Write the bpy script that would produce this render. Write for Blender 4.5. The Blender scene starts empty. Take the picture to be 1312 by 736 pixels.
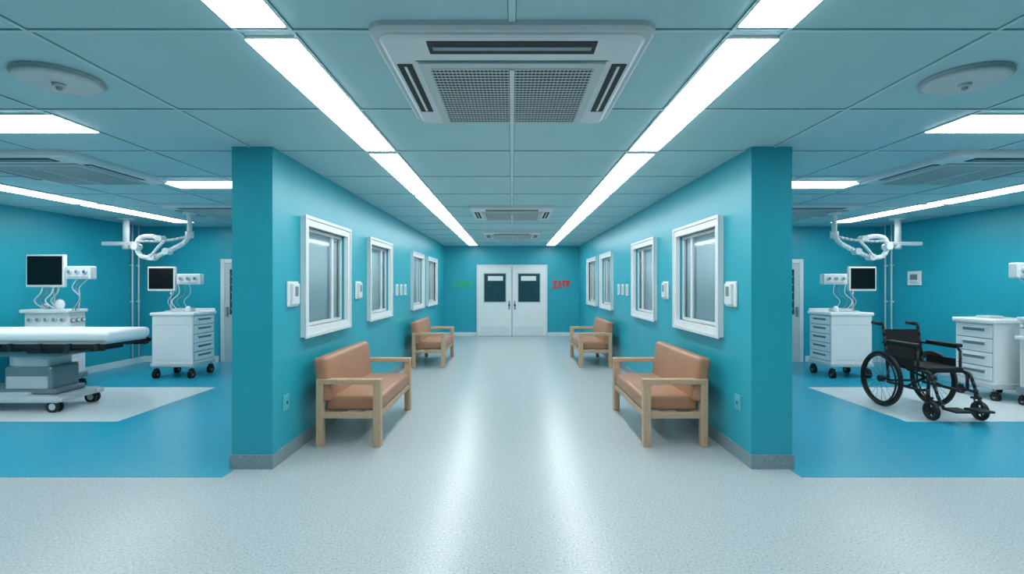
import bpy, bmesh, math
from mathutils import Vector, Matrix

scene = bpy.context.scene
CH = 2.70      # ceiling height
HW = 2.013     # corridor half width
WT = 0.334     # corridor wall thickness
Y1 = 4.184     # front end of corridor walls
YF = 14.98     # far wall
YB = 9.975     # ward back wall
XS = 7.34      # ward outer wall
YN = -3.0

# ------------------------------------------------------------ materials
def mat(name, col, rough=0.5, metal=0.0, var=0.0, vscale=3.0, bump=0.0, bscale=40, spec=0.5, coat=0.0):
    m = bpy.data.materials.new(name); m.use_nodes = True
    nt = m.node_tree; b = nt.nodes['Principled BSDF']
    b.inputs['Base Color'].default_value = (*col, 1)
    b.inputs['Roughness'].default_value = rough
    b.inputs['Metallic'].default_value = metal
    b.inputs['Specular IOR Level'].default_value = spec
    b.inputs['Coat Weight'].default_value = coat
    tc = nt.nodes.new('ShaderNodeTexCoord')
    if var > 0:
        n = nt.nodes.new('ShaderNodeTexNoise'); n.inputs['Scale'].default_value = vscale
        n.inputs['Detail'].default_value = 4
        nt.links.new(tc.outputs['Object'], n.inputs['Vector'])
        r = nt.nodes.new('ShaderNodeValToRGB')
        r.color_ramp.elements[0].position = 0.3; r.color_ramp.elements[1].position = 0.7
        r.color_ramp.elements[0].color = (*[c*(1-var) for c in col], 1)
        r.color_ramp.elements[1].color = (*[min(1, c*(1+var)) for c in col], 1)
        nt.links.new(n.outputs['Fac'], r.inputs['Fac'])
        nt.links.new(r.outputs['Color'], b.inputs['Base Color'])
    if bump > 0:
        n2 = nt.nodes.new('ShaderNodeTexNoise'); n2.inputs['Scale'].default_value = bscale
        nt.links.new(tc.outputs['Object'], n2.inputs['Vector'])
        bp = nt.nodes.new('ShaderNodeBump'); bp.inputs['Strength'].default_value = bump
        bp.inputs['Distance'].default_value = 0.01
        nt.links.new(n2.outputs['Fac'], bp.inputs['Height'])
        nt.links.new(bp.outputs['Normal'], b.inputs['Normal'])
    return m

def speckle(name, base, dark, light, rough, scale=70):
    m = bpy.data.materials.new(name); m.use_nodes = True
    nt = m.node_tree; b = nt.nodes['Principled BSDF']
    tc = nt.nodes.new('ShaderNodeTexCoord')
    n = nt.nodes.new('ShaderNodeTexNoise'); n.inputs['Scale'].default_value = scale
    n.inputs['Detail'].default_value = 3; n.inputs['Roughness'].default_value = 0.7
    nt.links.new(tc.outputs['Object'], n.inputs['Vector'])
    r = nt.nodes.new('ShaderNodeValToRGB'); cr = r.color_ramp
    cr.elements[0].position = 0.36; cr.elements[0].color = (*dark, 1)
    cr.elements[1].position = 0.66; cr.elements[1].color = (*light, 1)
    e = cr.elements.new(0.44); e.color = (*base, 1)
    e = cr.elements.new(0.58); e.color = (*base, 1)
    nt.links.new(n.outputs['Fac'], r.inputs['Fac'])
    nt.links.new(r.outputs['Color'], b.inputs['Base Color'])
    b.inputs['Roughness'].default_value = rough
    return m

def emis(name, col, s):
    m = bpy.data.materials.new(name); m.use_nodes = True
    b = m.node_tree.nodes['Principled BSDF']
    b.inputs['Base Color'].default_value = (0.8, 0.8, 0.8, 1)
    b.inputs['Emission Color'].default_value = (*col, 1)
    b.inputs['Emission Strength'].default_value = s
    return m

def glassmat():
    m = bpy.data.materials.new('window_glass'); m.use_nodes = True
    nt = m.node_tree; nt.nodes.clear()
    o = nt.nodes.new('ShaderNodeOutputMaterial'); mx = nt.nodes.new('ShaderNodeMixShader')
    t = nt.nodes.new('ShaderNodeBsdfTransparent'); t.inputs[0].default_value = (.92, .98, 1, 1)
    g = nt.nodes.new('ShaderNodeBsdfGlossy'); g.inputs['Roughness'].default_value = .06
    f = nt.nodes.new('ShaderNodeFresnel'); f.inputs[0].default_value = 1.28
    nt.links.new(f.outputs[0], mx.inputs[0]); nt.links.new(t.outputs[0], mx.inputs[1])
    nt.links.new(g.outputs[0], mx.inputs[2]); nt.links.new(mx.outputs[0], o.inputs[0])
    return m

def woodmat():
    m = bpy.data.materials.new('light_oak'); m.use_nodes = True
    nt = m.node_tree; b = nt.nodes['Principled BSDF']
    tc = nt.nodes.new('ShaderNodeTexCoord'); mp = nt.nodes.new('ShaderNodeMapping')
    mp.inputs['Scale'].default_value = (25, 2.5, 25)
    n = nt.nodes.new('ShaderNodeTexNoise'); n.inputs['Scale'].default_value = 2; n.inputs['Detail'].default_value = 6
    r = nt.nodes.new('ShaderNodeValToRGB')
    r.color_ramp.elements[0].position = .3; r.color_ramp.elements[1].position = .7
    r.color_ramp.elements[0].color = (.53, .35, .22, 1); r.color_ramp.elements[1].color = (.63, .44, .29, 1)
    nt.links.new(tc.outputs['Object'], mp.inputs[0]); nt.links.new(mp.outputs[0], n.inputs['Vector'])
    nt.links.new(n.outputs['Fac'], r.inputs[0]); nt.links.new(r.outputs[0], b.inputs['Base Color'])
    b.inputs['Roughness'].default_value = .45
    return m

WALL = mat('teal_wall_paint', (.020, .385, .49), .38, var=.04, vscale=1.2, bump=.05, bscale=180)
CEIL = mat('ceiling_tile', (.40, .65, .69), .5, var=.03, vscale=2, bump=.04, bscale=120)
GRIDL = mat('ceiling_grid_bar', (.55, .76, .80), .45, var=.02)
GRIDD = mat('ceiling_grid_painted_shadow', (.07, .24, .28), .7, var=.02)  # dark strips painted as the thin shadow along each grid bar
FLOOR = speckle('grey_vinyl_floor', (.455, .515, .535), (.23, .29, .32), (.66, .71, .73), .29)
BLUEF = speckle('blue_vinyl_floor', (.02, .35, .51), (.012, .24, .38), (.06, .44, .59), .28)
WHITEF = speckle('white_vinyl_floor', (.68, .75, .78), (.52, .62, .66), (.78, .84, .86), .28)
BASEM = speckle('grey_vinyl_cove', (.24, .33, .36), (.13, .20, .23), (.38, .47, .50), .5, 110)
BASEL = mat('pale_cove', (.66, .78, .81), .45, var=.04)
WHITE = mat('white_plastic', (.80, .84, .85), .35, var=.02)
WHITE2 = mat('white_painted_metal', (.72, .77, .79), .32, var=.02)
OFFW = mat('pale_grey_plastic', (.56, .62, .64), .4, var=.03)
GREY = mat('mid_grey_metal', (.25, .30, .32), .35, metal=.4, var=.05)
CHROME = mat('steel', (.6, .63, .65), .22, metal=1, var=.03)
DARK = mat('dark_slot', (.012, .018, .02), .6, var=.05)
BLACK = mat('black_rubber', (.008, .009, .010), .5, var=.1)
BLACKF = mat('black_fabric', (.006, .007, .008), .8, var=.1, bump=.2, bscale=200)
SCREEN = mat('black_screen', (.003, .0035, .004), .25, var=.05, spec=.3)
LEATH = mat('tan_leather', (.44, .215, .125), .40, var=.06, vscale=5, bump=.15, bscale=90)
WOOD = woodmat()
GLASS = glassmat()
BLIND = mat('blind_slat', (.66, .78, .82), .5, var=.05)
BLINDB = mat('blind_backing', (.50, .64, .69), .6, var=.04)
DGLASS = mat('dark_door_glass', (.02, .07, .09), .12, var=.1)
LIGHT = emis('luminous_diffuser', (.96, 1.0, 1.0), 13.5)
GREEN = mat('green_letter', (.03, .50, .20), .5, var=.03)
RED = mat('red_letter', (.85, .03, .04), .5, var=.03)
BLUEP = mat('blue_knob', (.02, .12, .4), .4, var=.03)
SOCK = mat('teal_socket_plastic', (.10, .47, .56), .4, var=.03)
SHEET = mat('white_mattress_vinyl', (.86, .89, .90), .45, var=.02, bump=.1, bscale=12)

# ------------------------------------------------------------ builder
class M:
    def __init__(s, name, loc=(0, 0, 0), rot=0, mirror=False):
        s.name, s.loc, s.rot, s.mir = name, loc, rot, mirror
        s.bm = bmesh.new(); s.mats = []
    def _mi(s, m):
        if m not in s.mats: s.mats.append(m)
        return s.mats.index(m)
    def _add(s, tmp, m, smooth=False):
        i = s._mi(m)
        for f in tmp.faces:
            f.material_index = i; f.smooth = smooth
        me = bpy.data.meshes.new('t'); tmp.to_mesh(me); tmp.free()
        s.bm.from_mesh(me); bpy.data.meshes.remove(me)
    def box(s, x0, x1, y0, y1, z0, z1, m, bev=0.0, seg=2, rot=None, smooth=False):
        t = bmesh.new(); bmesh.ops.create_cube(t, size=1)
        c = Vector(((x0+x1)/2, (y0+y1)/2, (z0+z1)/2))
        d = (abs(x1-x0), abs(y1-y0), abs(z1-z0))
        bmesh.ops.scale(t, vec=d, verts=t.verts)
        if bev > 0:
            bmesh.ops.bevel(t, geom=t.edges[:], offset=min(bev, min(d)*.45), segments=seg, affect='EDGES', profile=.5)
        if rot: bmesh.ops.rotate(t, cent=(0, 0, 0), matrix=Matrix.Rotation(rot[0], 3, rot[1]), verts=t.verts)
        bmesh.ops.translate(t, vec=c, verts=t.verts)
        s._add(t, m, smooth)
    def cyl(s, p0, p1, r, m, seg=16, r2=None, smooth=True):
        p0, p1 = Vector(p0), Vector(p1); d = p1-p0
        t = bmesh.new()
        bmesh.ops.create_cone(t, cap_ends=True, segments=seg, radius1=r, radius2=r if r2 is None else r2, depth=d.length)
        q = Vector((0, 0, 1)).rotation_difference(d.normalized()).to_matrix()
        bmesh.ops.rotate(t, cent=(0, 0, 0), matrix=q, verts=t.verts)
        bmesh.ops.translate(t, vec=(p0+p1)/2, verts=t.verts)
        i = s._mi(m)
        for f in t.faces: f.smooth = smooth and len(f.verts) == 4
        for f in t.faces: f.material_index = i
        me = bpy.data.meshes.new('t'); t.to_mesh(me); t.free(); s.bm.from_mesh(me); bpy.data.meshes.remove(me)
    def ball(s, c, r, m, sc=(1, 1, 1)):
        t = bmesh.new(); bmesh.ops.create_uvsphere(t, u_segments=16, v_segments=10, radius=r)
        bmesh.ops.scale(t, vec=sc, verts=t.verts)
        bmesh.ops.translate(t, vec=c, verts=t.verts); s._add(t, m, True)
    def tube(s, pts, r, m, sm=0, seg=10):
        pts = [Vector(p) for p in pts]
        if sm:
            o = []
            P = [pts[0]]+pts+[pts[-1]]
            for i in range(1, len(P)-2):
                for k in range(sm):
                    u = k/sm; a, b, c, d = P[i-1:i+3]
                    o.append(.5*((2*b)+(c-a)*u+(2*a-5*b+4*c-d)*u*u+(3*b-3*c+d-a)*u**3))
            o.append(pts[-1]); pts = o
        for a, b in zip(pts, pts[1:]):
            if (b-a).length > 1e-5: s.cyl(a, b, r, m, seg)
        for p in pts: s.ball(p, r*1.0, m)
    def torus(s, c, R, r, axis, m, n=40, k=8):
        t = bmesh.new(); vs = []
        for i in range(n):
            a = 2*math.pi*i/n; row = []
            for j in range(k):
                b = 2*math.pi*j/k
                u = (R+r*math.cos(b))*math.cos(a); v = (R+r*math.cos(b))*math.sin(a); w = r*math.sin(b)
                p = {'X': (w, u, v), 'Y': (u, w, v), 'Z': (u, v, w)}[axis]
                row.append(t.verts.new(Vector(p)+Vector(c)))
            vs.append(row)
        for i in range(n):
            for j in range(k):
                t.faces.new((vs[i][j], vs[(i+1) % n][j], vs[(i+1) % n][(j+1) % k], vs[i][(j+1) % k]))
        bmesh.ops.recalc_face_normals(t, faces=t.faces)
        s._add(t, m, True)
    def rrect(s, cx, cy, hx, hy, r, z0, z1, m, inset=0.0):
        t = bmesh.new(); rings = []
        for z, ins in ((z1, 0), (z0+.4*(z1-z0), inset*.2), (z0, inset)):
            ring = []
            for q, (sx, sy) in enumerate(((1, 1), (-1, 1), (-1, -1), (1, -1))):
                for k in range(7):
                    a = math.pi/2*(q+k/6)
                    ring.append(t.verts.new((cx+sx*(hx-r)+(r-ins)*math.cos(a), cy+sy*(hy-r)+(r-ins)*math.sin(a), z)))
            rings.append(ring)
        n = len(rings[0])
        for a, b in zip(rings, rings[1:]):
            for i in range(n): t.faces.new((a[i], a[(i+1) % n], b[(i+1) % n], b[i]))
        t.faces.new(rings[0]); t.faces.new(rings[-1])
        bmesh.ops.recalc_face_normals(t, faces=t.faces)
        s._add(t, m)
    def quad(s, pts, m):
        t = bmesh.new(); t.faces.new([t.verts.new(p) for p in pts]); s._add(t, m)
    def done(s):
        if s.mir:
            bmesh.ops.scale(s.bm, vec=(-1, 1, 1), verts=s.bm.verts)
            bmesh.ops.reverse_faces(s.bm, faces=s.bm.faces)
        me = bpy.data.meshes.new(s.name); s.bm.to_mesh(me); s.bm.free()
        for m in s.mats: me.materials.append(m)
        o = bpy.data.objects.new(s.name, me)
        o.location = s.loc; o.rotation_euler = (0, 0, s.rot)
        scene.collection.objects.link(o)
        return o

def single(name, x0, x1, y0, y1, z0, z1, m, bev=0):
    b = M(name); b.box(x0, x1, y0, y1, z0, z1, m, bev); return b.done()

# ------------------------------------------------------------ shell
single('floor', -XS-.15, XS+.15, YN-.15, YF+.15, -.1, 0, FLOOR)
single('ceiling', -XS-.15, XS+.15, YN-.15, YF+.15, CH, CH+.1, CEIL)
single('wall_far', -HW-WT, HW+WT, YF, YF+.15, 0, CH, WALL)
single('wall_near', -XS, XS, YN-.15, YN, 0, CH, WALL)
for sgn, nm in ((-1, 'left'), (1, 'right')):
    single('wall_'+nm, sgn*XS, sgn*(XS+.15), YN-.15, YB+.15, 0, CH, WALL)
    single('wall_ward_back_'+nm, sgn*(HW+WT), sgn*XS, YB, YB+.15, 0, CH, WALL)
    single('floor_ward_'+nm, sgn*(HW+WT-.03), sgn*XS, 3.998, YB, -.05, .003, BLUEF)
    single('floor_treatment_zone_'+nm, sgn*4.43, sgn*(XS-.02), 5.61, 7.48, -.05, .006, WHITEF)

WINS = [(4.754, 6.077), (6.927, 8.206), (9.91, 11.2), (11.71, 13.15)]
WZ0, WZ1 = 1.04, 2.20
CAS = .085
wi = 0
for sgn, nm in ((-1, 'left'), (1, 'right')):
    b = M('wall_corridor_'+nm)
    xa, xb = sgn*HW, sgn*(HW+WT)
    y = Y1
    for (a, c) in WINS:
        b.box(xa, xb, y, a+CAS, 0, CH, WALL)
        b.box(xa, xb, a+CAS, c-CAS, 0, WZ0+CAS, WALL)
        b.box(xa, xb, a+CAS, c-CAS, WZ1-CAS, CH, WALL)
        y = c-CAS
    b.box(xa, xb, y, YF, 0, CH, WALL)
    b.done()
    g = M('trim_corner_guard_'+nm)
    g.box(sgn*HW, sgn*(HW-.008), Y1, Y1+.11, .12, CH, WALL, .002)
    g.done()
    g = M('baseboard_corridor_'+nm)
    g.box(sgn*(HW-.014), sgn*HW, Y1, YF, 0, .118, BASEM)
    g.box(sgn*(HW-.014), sgn*(HW+WT+.014), Y1-.014, Y1, 0, .118, BASEM)
    g.box(sgn*(HW+WT), sgn*(HW+WT+.014), Y1, YB, 0, .118, BASEM)
    g.done()
    g = M('baseboard_ward_'+nm)
    g.box(sgn*(XS-.018), sgn*XS, YN, YB, 0, .12, BASEL, .004)
    g.box(sgn*5.85, sgn*XS, YB-.018, YB, 0, .12, BASEL, .004)
    g.box(sgn*(HW+WT), sgn*4.8, YB-.018, YB, 0, .12, BASEL, .004)
    g.done()
    for (a, c) in WINS:
        wi += 1
        w = M('window_%d' % wi)
        for side in (0, 1):
            if side == 0: xo, xi = sgn*(HW-.045), sgn*(HW+.05)
            else: xo, xi = sgn*(HW+WT+.03), sgn*(HW+WT-.05)
            w.box(xo, xi, a, a+CAS, WZ0+CAS, WZ1-CAS, WHITE)
            w.box(xo, xi, c-CAS, c, WZ0+CAS, WZ1-CAS, WHITE)
            w.box(xo, xi, a, c, WZ0, WZ0+CAS, WHITE)
            w.box(xo, xi, a, c, WZ1-CAS, WZ1, WHITE)
            q = sgn*(HW-.058) if side == 0 else sgn*(HW+WT+.043)
            w.box(xo, q, a-.012, a+.018, WZ0-.012, WZ1+.012, WHITE2)
            w.box(xo, q, c-.018, c+.012, WZ0-.012, WZ1+.012, WHITE2)
            w.box(xo, q, a+.018, c-.018, WZ0-.012, WZ0+.018, WHITE2)
            w.box(xo, q, a+.018, c-.018, WZ1-.018, WZ1+.012, WHITE2)
        X0, X1 = sgn*(HW+.05), sgn*(HW+WT-.05)
        ia, ic, iz0, iz1 = a+CAS, c-CAS, WZ0+CAS, WZ1-CAS
        w.box(X0, X1, ia, ia+.012, iz0, iz1, WHITE)
        w.box(X0, X1, ic-.012, ic, iz0, iz1, WHITE)
        w.box(X0, X1, ia+.012, ic-.012, iz0, iz0+.012, WHITE)
        w.box(X0, X1, ia+.012, ic-.012, iz1-.012, iz1, WHITE)
        xs0, xs1 = sgn*(HW+.03), sgn*(HW+.06)
        ym = ia+(ic-ia)*.72
        for (p, q) in ((ia, ia+.035), (ic-.035, ic), (ym, ym+.045)):
            w.box(xs0, xs1, p, q, iz0+.035, iz1-.035, WHITE)
        w.box(xs0, xs1, ia, ic, iz0, iz0+.035, WHITE)
        w.box(xs0, xs1, ia, ic, iz1-.035, iz1, WHITE)
        xg = sgn*(HW+.045)
        pts = [(xg, ia, iz0), (xg, ic, iz0), (xg, ic, iz1), (xg, ia, iz1)]
        w.quad(pts if sgn < 0 else pts[::-1], GLASS)   # normals face the corridor
        n = 11
        for k in range(n):
            yy = ia+.02+(ic-ia-.04)*(k+.5)/n
            hw = (ic-ia-.04)/n*.54
            w.box(sgn*(HW+.085)-.002, sgn*(HW+.085)+.002, yy-hw, yy+hw, iz0+.03, iz1-.05, BLIND, rot=(sgn*.10, 'Z'))
        w.box(sgn*(HW+.098), sgn*(HW+.104), ia+.012, ic-.012, iz0+.012, iz1-.012, BLINDB)
        w.box(sgn*(HW+.075), sgn*(HW+.11), ia+.012, ic-.012, iz1-.06, iz1-.012, WHITE, .005)
        w.done()

g = M('baseboard_far')
g.box(-HW+.014, -1.07, YF-.014, YF, 0, .118, BASEL, .004)
g.box(1.07, HW-.014, YF-.014, YF, 0, .118, BASEL, .004)
g.done()

g = M('trim_ceiling_grid')
xl = [0]+[s*v for v in (1.0, 1.25, 2.2, 3.12, 4.1, 5.1, 5.83, 6.22) for s in (-1, 1)]
for x in xl:
    ye = YF if abs(x) < HW else YB
    w = .03 if x == 0 else .016
    g.box(x-w/2-.004, x+w/2+.004, YN, ye, CH-.003, CH, GRIDD)
    g.box(x-w/2, x+w/2, YN, ye, CH-.008, CH-.002, GRIDL)
yy = 2.264-1.025*5
while yy < YF:
    xe = XS if yy < YB else HW
    g.box(-xe, xe, yy-.010, yy+.012, CH-.0025, CH, GRIDD)
    g.box(-xe, xe, yy-.006, yy+.010, CH-.0075, CH-.002, GRIDL)
    yy += 1.025
g.done()

# ------------------------------------------------------------ lights
def panel(x0, x1, y0, y1):
    cx, cy = (x0+x1)/2, (y0+y1)/2; hx, hy = abs(x1-x0)/2, (y1-y0)/2
    b = M('ceiling_light_panel', (cx, cy, CH))
    b.box(-hx, hx, -hy, hy, -.012, 0, WHITE, .002)
    b.box(-hx+.006, hx-.006, -hy+.006, hy-.006, -.016, -.011, LIGHT)
    b.done()
for s in (-1, 1):
    yy = 2.325-2.045
    while yy < 14.3:
        e = min(yy+1.94, 14.8)
        panel(s*1.0, s*1.25, yy, e); yy += 2.045
    panel(s*3.1, s*4.4, 3.37, 3.76)
    panel(s*2.75, s*3.92, 5.53, 5.92)
    panel(s*2.75, s*3.92, 8.4, 8.79)  # extra panel out of view, added to brighten the ward
    for (a, c) in ((1.0, 2.98), (3.08, 5.03), (5.13, 7.06), (7.16, 9.2)):
        panel(s*5.86, s*6.19, a, c)

# ------------------------------------------------------------ AC cassettes
def cassette(x, y):
    b = M('ceiling_air_conditioner', (x, y, CH))
    b.rrect(0, 0, .65, .65, .09, -.035, 0, OFFW, .02)
    b.rrect(0, 0, .61, .61, .07, -.052, -.03, WHITE2, .02)
    zb = -.052
    b.box(-.39, .39, -.565, -.445, zb-.004, zb+.01, DARK)
    b.box(-.37, .37, -.52, -.485, zb-.008, zb, GREY, .004)
    for s in (-1, 1):
        b.box(s*.50, s*.575, -.33, .35, zb-.004, zb+.01, DARK)
        b.box(s*.53, s*.545, -.31, .33, zb-.008, zb, WHITE2, .003)
    b.box(-.465, .465, -.36, .56, zb-.012, zb+.01, OFFW, .006)
    b.box(-.475, .475, -.37, -.362, zb-.003, zb, GREY)
    b.box(-.415, .415, -.30, .53, zb-.013, zb, DARK)
    for k in range(24):
        yy = -.295+.82*k/23
        b.box(-.415, .415, yy-.0045, yy+.0045, zb-.0155, zb-.012, WHITE2)
    for k in range(41):
        xx = -.41+.82*k/40
        b.box(xx-.0018, xx+.0018, -.30, .53, zb-.015, zb-.012, OFFW)
    b.box(-.012, .012, -.30, .53, zb-.022, zb-.012, WHITE2)
    b.done()
for (x, y) in ((0, 2.83), (0, 7.95), (0, 11.45), (-4.44, 4.92), (4.44, 4.92), (-4.44, 7.75), (4.44, 7.75)):
    cassette(x, y)
for s in (-1, 1):
    b = M('smoke_detector', (s*2.52, 2.78, CH))
    b.cyl((0, 0, -.02), (0, 0, 0), .20, OFFW, 48)
    b.cyl((0, 0, -.04), (0, 0, -.02), .17, OFFW, 48, r2=.205)
    b.cyl((0, 0, -.058), (0, 0, -.04), .03, OFFW, 20)
    b.ball((0, 0, -.06), .016, GREY)
    b.done()

# ------------------------------------------------------------ doors
b = M('door_1', (0, YF, 0))
b.box(-1.06, -1.0, -.05, 0, 0, 2.14, WHITE2, .006)
b.box(1.0, 1.06, -.05, 0, 0, 2.14, WHITE2, .006)
b.box(-1.0, 1.0, -.05, 0, 2.08, 2.14, WHITE2, .006)
for s in (-1, 1):
    b.box(s*.008, s*1.0, -.035, -.001, .01, 2.08, WHITE, .004)
    b.box(s*.16, s*.86, -.042, -.03, 1.00, 1.90, OFFW, .004)
    b.box(s*.19, s*.83, -.046, -.035, 1.03, 1.87, DGLASS)
    b.box(s*.27, s*.72, -.05, -.04, 1.66, 1.80, WHITE)
    b.box(s*.06, s*.11, -.05, -.035, .80, 1.05, CHROME, .003)
    b.cyl((s*.085, -.05, .93), (s*.085, -.09, .93), .03, DARK)
    b.box(s*.06, s*.94, -.038, -.033, .05, .30, WHITE2)
b.box(-.006, .006, -.036, -.001, 0, 2.08, DARK)
b.done()
for i, s in enumerate((-1, 1)):
    b = M('door_%d' % (i+2), (s*5.3, YB, 0), mirror=(s > 0))
    b.box(-.50, -.42, -.04, 0, 0, 2.05, WHITE2, .006)
    b.box(.42, .50, -.04, 0, 0, 2.05, WHITE2, .006)
    b.box(-.42, .42, -.04, 0, 1.97, 2.05, WHITE2, .006)
    b.box(-.42, .42, -.02, -.001, 0, 1.97, OFFW)
    b.box(-.32, .32, -.026, -.015, .95, 1.85, DGLASS)
    for k in range(5): b.box(-.3, .3, -.03, -.02, 1.05+.16*k, 1.08+.16*k, GREY)
    b.box(-.38, -.34, -.06, -.02, .9, 1.1, CHROME, .004)
    b.done()

def text_mesh(txt, size, off, ext):
    c = bpy.data.curves.new('t', 'FONT'); c.body = txt; c.size = size; c.extrude = ext
    c.align_x = 'CENTER'; c.align_y = 'CENTER'; c.offset = off
    o = bpy.data.objects.new('t', c); scene.collection.objects.link(o)
    dg = bpy.context.evaluated_depsgraph_get(); dg.update()
    me = bpy.data.meshes.new_from_object(o.evaluated_get(dg))
    bpy.data.objects.remove(o); return me
def sign(txt, x, m):
    b = M('wall_sign', (x, YF-.012, 1.545))
    me = text_mesh(txt, .30, .009, .010)
    t = bmesh.new(); t.from_mesh(me)
    bmesh.ops.scale(t, vec=(.72, 1, 1), verts=t.verts)
    bmesh.ops.rotate(t, cent=(0, 0, 0), matrix=Matrix.Rotation(math.pi/2, 3, 'X'), verts=t.verts)
    b._add(t, m)
    b.done()
sign('OPEN', -1.47, GREEN); sign('ZATP', 1.47, RED)

# ------------------------------------------------------------ wall fittings
for s in (-1, 1):
    def fit(name, y, z, w, h, d, kind):
        b = M(name, (s*HW, y, z), mirror=(s > 0))
        b.box(0, d*.4, -w/2, w/2, -h/2, h/2, SOCK if kind == 'p' else WHITE, .008)
        if kind == 'd':
            b.box(d*.3, d, -w*.32, w*.32, -h*.42, h*.42, WHITE2, .01)
            b.box(d*.9, d*1.03, -w*.16, w*.16, -.02, h*.30, GREY, .003)
        elif kind == 's':
            b.box(d*.3, d*.7, -w*.3, w*.3, -h*.35, h*.35, OFFW, .004)
        else:
            b.box(d*.3, d*.6, -w*.34, w*.34, -h*.34, h*.34, SOCK, .004)
            b.box(d*.55, d*.65, -w*.12, -w*.04, -.015, .015, DARK); b.box(d*.55, d*.65, w*.04, w*.12, -.015, .015, DARK)
        b.done()
    fit('soap_dispenser', 4.56, 1.457, .22, .23, .05, 'd')
    fit('soap_dispenser', 6.50, 1.47, .22, .23, .05, 'd')
    for y in (8.72, 9.06, 9.40): fit('light_switch', y, 1.45, .17, .20, .03, 's')
    fit('power_socket', 4.44, .495, .12, .14, .025, 'p')

# ------------------------------------------------------------ armchairs
def bench(x, y, rot):
    b = M('wooden_armchair', (x, y, 0), rot)
    L = .73
    for s in (-1, 1):
        y0, y1 = s*L, s*(L-.075)
        b.box(.225, .30, y0, y1, 0, .60, WOOD, .006)
        b.box(-.315, -.25, y0, y1, 0, .60, WOOD, .006)
        b.box(-.315, .302, s*(L+.002), s*(L-.085), .595, .645, WOOD, .008)
        b.box(-.30, .29, s*(L-.012), s*(L-.06), .27, .325, WOOD, .005)
    b.box(.235, .285, -L+.05, L-.05, .265, .325, WOOD, .005)
    b.box(-.30, -.26, -L+.05, L-.05, .265, .325, WOOD, .005)
    b.box(-.30, -.265, -L+.05, L-.05, .53, .59, WOOD, .005)
    b.box(-.25, .285, -L+.08, L-.08, .325, .47, LEATH, .035, 4, smooth=True)
    b.box(-.335, -.195, -L+.02, L-.02, .42, .85, LEATH, .045, 4, rot=(-.14, 'Y'), smooth=True)
    return b.done()
bench(-1.545, 5.46, 0); bench(-1.545, 10.0, 0)
bench(1.545, 5.46, math.pi); bench(1.545, 10.0, math.pi)

# ------------------------------------------------------------ helpers for medical gear
def caster(b, x, y, r, m=BLACK):
    for s in (-1, 1):
        b.cyl((x+s*.006, y, r), (x+s*.026, y, r), r, m, 24)
        b.cyl((x+s*.026, y, r), (x+s*.029, y, r), r*.4, GREY, 20)
    b.box(x-.036, x+.036, y-.02, y+.035, r*1.0, r*2.25, BLACK, .01)
    b.cyl((x, y+.01, r*2.1), (x, y+.01, r*2.9), .014, CHROME)

def screen(b, x, y, z, w, h, face=-1):
    b.box(x-w/2, x+w/2, y-.03, y+.03, z-h/2, z+h/2, WHITE, .012)
    b.box(x-w/2+.025, x+w/2-.025, y-.034, y-.028, z-h/2+.035, z+h/2-.025, SCREEN)
    b.box(x-w*.25, x+w*.25, y+.025, y+.06, z-h*.25, z+h*.25, OFFW, .01)

def module(b, x, y, z, w=.4, h=.19):
    b.box(x-w/2, x+w/2, y-.06, y+.06, z-h/2, z+h/2, WHITE, .015)
    for k, c in enumerate((GREY, GREY, BLUEP)):
        xx = x-w*.3+w*.3*k
        b.cyl((xx, y-.06, z+.01), (xx, y-.085, z+.01), .032, OFFW, 20)
        b.cyl((xx, y-.085, z+.01), (xx, y-.09, z+.01), .018, c, 16)
    b.box(x-w*.42, x+w*.42, y-.064, y-.058, z-h*.42, z-h*.3, OFFW)

def drawers_side(b, x, y0, y1, z0, z1, n):
    hh = (z1-z0)/n
    for k in range(n):
        a = z0+hh*k
        b.box(x-.005, x+.014, y0+.02, y1-.02, a+.006, a+hh-.006, WHITE, .006)
        b.box(x+.012, x+.017, y0+.12, y1-.12, a+hh*.50, a+hh*.72, GREY)
        b.box(x+.014, x+.034, y0+.10, y1-.10, a+hh*.70, a+hh*.78, OFFW, .004)
    b.box(x-.004, x+.003, y0+.015, y1-.015, z0, z1, GREY)

def cart(x, y, mir):
    b = M('medical_drawer_cart', (x, y, 0), mirror=mir)
    b.box(-.355, .355, -.32, .32, .19, .26, OFFW, .02)
    b.box(-.335, .335, -.30, .30, .24, 1.04, WHITE, .015)
    b.box(-.36, .365, -.325, .325, 1.03, 1.085, WHITE, .02, 3)
    b.box(-.34, .34, .29, .32, 1.08, 1.13, WHITE, .01)
    drawers_side(b, .335, -.29, .29, .28, 1.02, 5)
    b.box(-.30, .30, -.304, -.298, .30, .308, OFFW); b.box(-.30, .30, -.304, -.298, .88, .888, OFFW)
    for sx in (-.29, .29):
        for sy in (-.26, .26): caster(b, sx, sy, .07)
    b.cyl((-.22, 0, 1.08), (-.22, 0, 1.10), .09, OFFW, 24)
    b.cyl((-.22, 0, 1.08), (-.22, 0, 1.62), .022, CHROME)
    b.box(-.34, -.16, -.03, .03, 1.52, 1.62, OFFW, .01)
    screen(b, -.33, -.06, 1.64, .46, .41)
    b.cyl((-.22, .02, 1.60), (.16, .02, 1.60), .018, CHROME)
    module(b, .12, -.02, 1.635, .40, .18)
    for k, (dx, w) in enumerate(((-.15, .12), (-.05, .18), (.05, .22), (.14, .15))):
        b.tube([(dx-.02, -.05, 1.56), (dx+.03, -.10, 1.40), (dx-w*.6, -.08, 1.26), (dx-w*.2, -.02, 1.10)], .006, (OFFW, WHITE, GREY, OFFW)[k], 5, 6)
    b.box(-.15, .10, -.1, .15, 1.085, 1.14, OFFW, .01)
    b.ball((.12, -.08, 1.13), .045, WHITE, (1, 1, 1.2))
    b.done()
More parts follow.
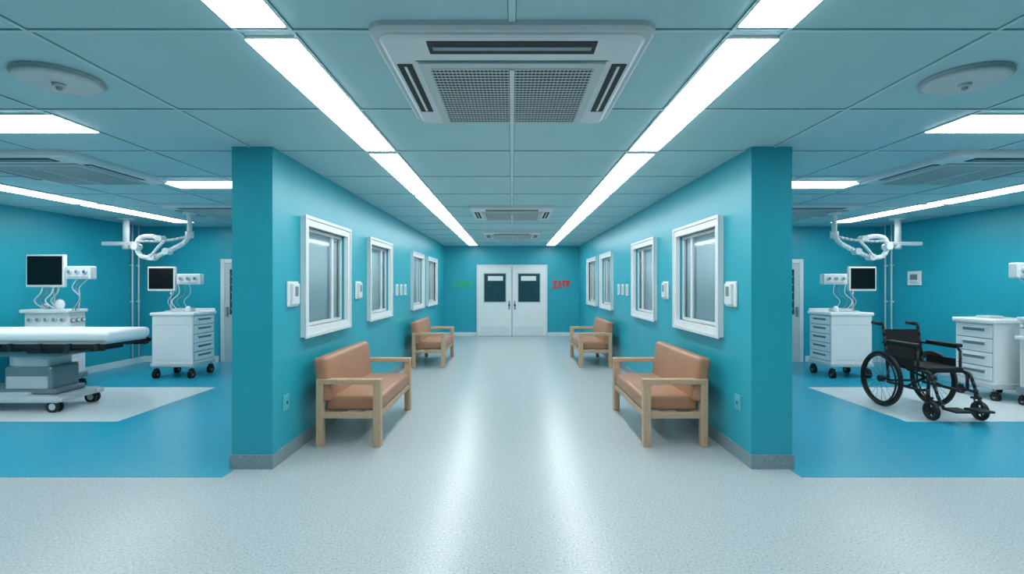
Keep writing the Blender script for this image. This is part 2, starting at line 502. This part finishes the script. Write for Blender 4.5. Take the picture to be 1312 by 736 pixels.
cart(-5.565, 8.48, False); cart(5.565, 8.48, True)

def anaes(x, y, mir, hgt=1.15):
    b = M('anaesthesia_machine', (x, y, 0), mirror=mir)
    b.box(-.36, .36, -.28, .28, .15, .24, GREY, .02)
    b.box(-.33, .33, -.24, .26, .22, .85, WHITE, .015)
    b.box(-.38, .38, -.30, .28, .84, .89, WHITE, .015)
    b.box(-.33, .33, -.02, .26, .89, hgt, WHITE, .015)
    b.box(-.35, .35, -.08, .28, hgt-.02, hgt+.03, WHITE, .01)
    for k in range(3):
        z = .28+.185*k
        b.box(-.29, .29, -.252, -.238, z, z+.165, WHITE2, .006)
        b.box(-.12, .12, -.262, -.25, z+.10, z+.125, GREY, .004)
        b.box(.328, .338, -.20, .22, z, z+.165, WHITE2, .006)
        b.box(.336, .342, -.1, .12, z+.10, z+.125, GREY)
    b.box(.05, .14, -.258, -.25, .42, .46, RED)
    b.box(.336, .341, -.12, -.02, .50, .54, RED)
    for k in range(5):
        xx = -.24+.12*k
        b.cyl((xx, -.02, 1.03), (xx, -.045, 1.03), .035, OFFW, 20); b.cyl((xx, -.045, 1.03), (xx, -.05, 1.03), .02, GREY, 16)
    for k in range(3):
        yy = .03+.09*k
        b.cyl((.33, yy, 1.02), (.35, yy, 1.02), .034, GREY, 20); b.cyl((.35, yy, 1.02), (.354, yy, 1.02), .024, WHITE, 20)
    for sx in (-.3, .3):
        for sy in (-.23, .23): caster(b, sx, sy, .055)
    b.cyl((.0, .1, hgt), (.0, .1, 1.78), .022, CHROME)
    b.box(-.06, .06, .0, .12, 1.62, 1.76, OFFW, .01)
    screen(b, -.02, .0, 1.745, .56, .48)
    b.cyl((0, .06, 1.72), (.5, .06, 1.72), .016, CHROME)
    module(b, .46, .03, 1.72, .37, .19)
    for k in range(4):
        xx = -.1+.08*k
        b.tube([(xx, .02, 1.50), (xx+.05, -.06, 1.42), (xx-.06, -.04, 1.30), (xx+.02, .05, hgt+.02)], .009, (OFFW, GREY, WHITE, OFFW)[k], 5, 6)
    for k in range(3):
        yy = -.0+.06*k
        b.tube([(.44+.03*k, yy, 1.64), (.40, yy-.05, 1.5), (.5-.05*k, yy-.04, 1.35), (.34, yy, 1.15)], .007, (OFFW, GREY, WHITE)[k], 5, 6)
    b.ball((.12, .06, hgt+.10), .06, WHITE, (1, 1, 1.3)); b.ball((-.1, .06, hgt+.07), .045, OFFW)
    b.tube([(.3, .0, .98), (.42, -.1, .9), (.40, -.1, .6), (.33, -.05, .5)], .012, OFFW, 5, 6)
    b.done()
anaes(-6.80, 7.32, False)
anaes(6.83, 6.14, True, 1.10)

b = M('medical_drawer_cabinet', (6.66, 6.86, 0), mirror=True)
b.box(-.31, .33, -.31, .31, .16, .24, OFFW, .02)
b.box(-.29, .31, -.29, .29, .22, 1.03, WHITE, .012)
b.box(-.32, .345, -.32, .32, 1.02, 1.085, WHITE, .02, 3)
drawers_side(b, .31, -.28, .28, .26, 1.01, 4)
for sx in (-.26, .27):
    for sy in (-.26, .26): caster(b, sx, sy, .055)
b.box(.0, .2, -.1, .1, 1.085, 1.12, OFFW, .01)
b.done()

# ------------------------------------------------------------ operating table
b = M('operating_table', (-5.93, 6.30, 0))
b.box(-1.10, -.352, -.36, .36, .85, .985, SHEET, .05, 4, smooth=True)
b.box(-.355, 1.12, -.36, .36, .85, .985, SHEET, .05, 4, smooth=True)
b.box(-1.08, 1.08, -.33, .33, .83, .86, OFFW, .008)
b.box(-1.06, 1.06, -.30, .30, .80, .84, BLACK, .006)
for s in (-1, 1):
    b.box(-1.05, -.15, s*.37, s*.395, .79, .835, CHROME, .005)
    b.box(-.10, 1.10, s*.37, s*.395, .785, .835, BLACK, .005)
    for xx in (-.9, -.5, -.2, .0, .35, .7, 1.03):
        b.box(xx-.03, xx+.03, s*.30, s*.38, .79, .83, BLACK, .005)
        b.box(xx-.02, xx+.02, s*.375, s*.42, .755, .845, DARK, .006)
    b.tube([(.12, s*.34, .76), (.4, s*.34, .735), (.62, s*.34, .765), (1.06, s*.34, .77)], .020, BLACK, 4, 8)
    b.box(.15, .55, s*.28, s*.36, .72, .80, BLACK, .01)
    b.cyl((.66, s*.36, .76), (.66, s*.41, .76), .03, DARK, 16)
b.box(-.5, .85, -.24, .24, .725, .805, BLACK, .012)
b.box(-.34, .40, -.20, .20, .66, .735, GREY, .015)
b.box(-.22, .24, -.17, .17, .5, .70, OFFW, .015)
b.box(-.28, .31, -.20, .20, .22, .54, GREY, .03)
b.box(-.24, .27, -.215, .215, .27, .42, OFFW, .01)
b.box(-.95, .10, -.29, .29, .13, .235, OFFW, .04, 3)
b.box(-.35, .50, -.33, .33, .12, .20, OFFW, .03, 3)
b.box(-.9, .38, -.22, .22, .2, .27, GREY, .03, 3)
for sy in (-.27, .27):
    b.box(-1.0, .54, sy-.05, sy+.05, .13, .185, OFFW, .02, 3)
    for sx in (-.95, .40):
        for s in (-1, 1):
            b.cyl((sx+.015, sy+s*.012, .075), (sx+.015, sy+s*.04, .075), .075, BLACK, 24)
            b.cyl((sx+.015, sy+s*.04, .075), (sx+.015, sy+s*.044, .075), .04, OFFW, 20)
        b.cyl((sx+.03, sy, .06), (sx+.03, sy, .15), .025, GREY)
b.done()

# ------------------------------------------------------------ wheelchair, faces -Y
b = M('wheelchair', (5.035, 6.37, 0))
R = .35
for s in (-1, 1):
    x = s*.325
    b.torus((x, 0, R), R-.022, .022, 'X', BLACK, 56)
    b.torus((x, 0, R), R-.055, .012, 'X', BLACK, 56)
    b.torus((x+s*.045, 0, R), R-.05, .011, 'X', BLACK, 56)
    b.cyl((x-.03, 0, R), (x+.03, 0, R), .04, BLACK, 20)
    for k in range(20):
        a = 2*math.pi*k/20
        b.cyl((x+(.02 if k % 2 else -.02), .03*math.cos(a+.5), R+.03*math.sin(a+.5)),
              (x, (R-.045)*math.cos(a), R+(R-.045)*math.sin(a)), .0026, GREY, 5)
    for k in range(6):
        a = 2*math.pi*k/6
        b.cyl((x, (R-.045)*math.cos(a), R+(R-.045)*math.sin(a)), (x+s*.045, (R-.05)*math.cos(a), R+(R-.05)*math.sin(a)), .005, BLACK, 6)
    X = s*.225
    b.tube([(X, .02, .30), (X, .03, .52), (X, .10, .97), (X, .13, 1.03), (X, .26, 1.04)], .017, BLACK, 4)
    b.cyl((X, .13, 1.035), (X, .29, 1.04), .024, BLACK)
    b.cyl((s*.30, 0, R), (X, 0, R), .016, BLACK)
    b.tube([(X, .02, .30), (X, -.50, .30), (X, -.60, .33), (X, -.60, .50), (X, -.55, .53), (X, .03, .53)], .017, BLACK)
    b.tube([(X, -.56, .53), (X, -.64, .50), (X, -.72, .30), (X, -.80, .17)], .017, BLACK, 3)
    b.box(X-s*.01, X-s*.19, -.95, -.76, .14, .165, BLACK, .008)
    Xa = s*.25
    b.tube([(Xa, -.48, .53), (Xa, -.48, .76), (Xa, -.44, .80), (Xa, .07, .80)], .015, BLACK)
    b.box(Xa-.035, Xa+.035, -.48, -.02, .80, .845, BLACK, .012)
    b.box(Xa-.004, Xa+.004, -.42, 0, .535, .66, BLACKF)
    xc = s*.275
    b.torus((xc, -.70, .112), .086, .026, 'X', BLACK, 32)
    b.cyl((xc-.016, -.70, .112), (xc+.016, -.70, .112), .038, BLACK, 20)
    for k in range(6):
        a = math.pi*2*k/6
        b.cyl((xc, -.70, .112), (xc, -.70+.08*math.cos(a), .112+.08*math.sin(a)), .010, BLACK, 8)
    for q in (-1, 1):
        b.tube([(xc+q*.032, -.70, .112), (xc+q*.030, -.66, .245)], .009, BLACK)
    b.box(xc-.04, xc+.04, -.69, -.62, .235, .26, BLACK, .006)
    b.cyl((xc, -.655, .24), (xc, -.655, .34), .02, BLACK)
    b.cyl((xc, -.655, .31), (X, -.60, .33), .016, BLACK)
b.box(-.225, .225, -.56, .02, .515, .575, BLACKF, .015)
b.box(-.225, .225, .055, .08, .55, .97, BLACKF, .006, rot=(-.16, 'X'))
b.cyl((-.225, -.28, .30), (.225, -.28, .52), .014, BLACK); b.cyl((.225, -.28, .30), (-.225, -.28, .52), .014, BLACK)
b.cyl((-.225, .02, .32), (.225, .02, .32), .014, BLACK)
b.done()

# ------------------------------------------------------------ ceiling pendants, gas pipes
for s in (-1, 1):
    b = M('surgical_ceiling_arm', (s*4.84, 7.5, 0), mirror=(s > 0))
    b.cyl((0, 0, 2.60), (0, 0, CH-.07), .09, WHITE, 24)
    b.cyl((0, 0, 2.30), (0, 0, 2.62), .035, WHITE, 20)
    b.cyl((0, 0, 2.24), (0, 0, 2.34), .055, WHITE, 20)
    b.tube([(0, 0, 2.27), (-.14, .05, 2.16), (-.40, .1, 2.05), (-.62, .1, 1.96), (-.80, .1, 1.98), (-.87, .1, 2.12), (-.82, .1, 2.25), (-.66, .1, 2.28), (-.50, .1, 2.24)], .034, WHITE, 5, 12)
    b.tube([(-.80, .05, 2.20), (-.55, .05, 2.20), (-.30, .05, 2.22), (-.05, .02, 2.27)], .018, OFFW, 4, 8)
    b.tube([(-.62, .05, 1.97), (-.52, .05, 2.10), (-.42, .05, 2.20)], .02, WHITE, 4, 8)
    for p in ((-.87, .1, 2.12), (-.62, .1, 1.96), (-.40, .1, 2.05), (-.50, .1, 2.24)):
        b.cyl((p[0], p[1]-.06, p[2]), (p[0], p[1]+.06, p[2]), .05, WHITE, 20)
    b.done()
    b = M('ceiling_supply_pendant', (s*6.72, 8.7, 0), mirror=(s > 0))
    b.cyl((0, 0, CH-.03), (0, 0, CH), .12, WHITE, 28)
    b.cyl((0, 0, 2.28), (0, 0, CH-.02), .05, WHITE, 20)
    b.box(-.40, .16, -.05, .05, 2.22, 2.29, WHITE, .015)
    b.cyl((0, 0, 2.16), (0, 0, 2.24), .06, OFFW, 20)
    b.cyl((.10, 0, 2.16), (.10, 0, 2.24), .03, OFFW, 20)
    b.done()
    b = M('wall_gas_pipes', (s*(XS-.03), 9.62, 0), mirror=(s > 0))
    for yy in (0, .16):
        b.cyl((0, yy, .12), (0, yy, CH-.001), .014, WHITE, 10)
        for z in (.5, 1.2, 1.9): b.box(-.03, .01, yy-.02, yy+.02, z, z+.03, WHITE)
    b.done()

b = M('wall_thermostat', (XS, 9.09, 1.66))
b.box(-.03, 0, -.15, .15, -.13, .13, WHITE, .01)
b.box(-.036, -.028, -.08, .08, -.03, .07, GREY)
b.box(-.036, -.028, -.08, .08, -.09, -.06, OFFW)
b.done()

# ------------------------------------------------------------ world, camera
w = bpy.data.worlds.new('world'); scene.world = w; w.use_nodes = True
w.node_tree.nodes['Background'].inputs[0].default_value = (.6, .8, .85, 1)
w.node_tree.nodes['Background'].inputs[1].default_value = .3

cam = bpy.data.cameras.new('camera'); co = bpy.data.objects.new('camera', cam)
cam.sensor_width = 36; cam.lens = 640/1312*36; cam.shift_y = -3/1312
cam.clip_start = .05
co.location = (0, 0, 1.543); co.rotation_euler = (math.pi/2, 0, 0)
scene.collection.objects.link(co); scene.camera = co
scene.view_settings.view_transform = 'Standard'
scene.view_settings.look = 'None'
scene.view_settings.exposure = 0
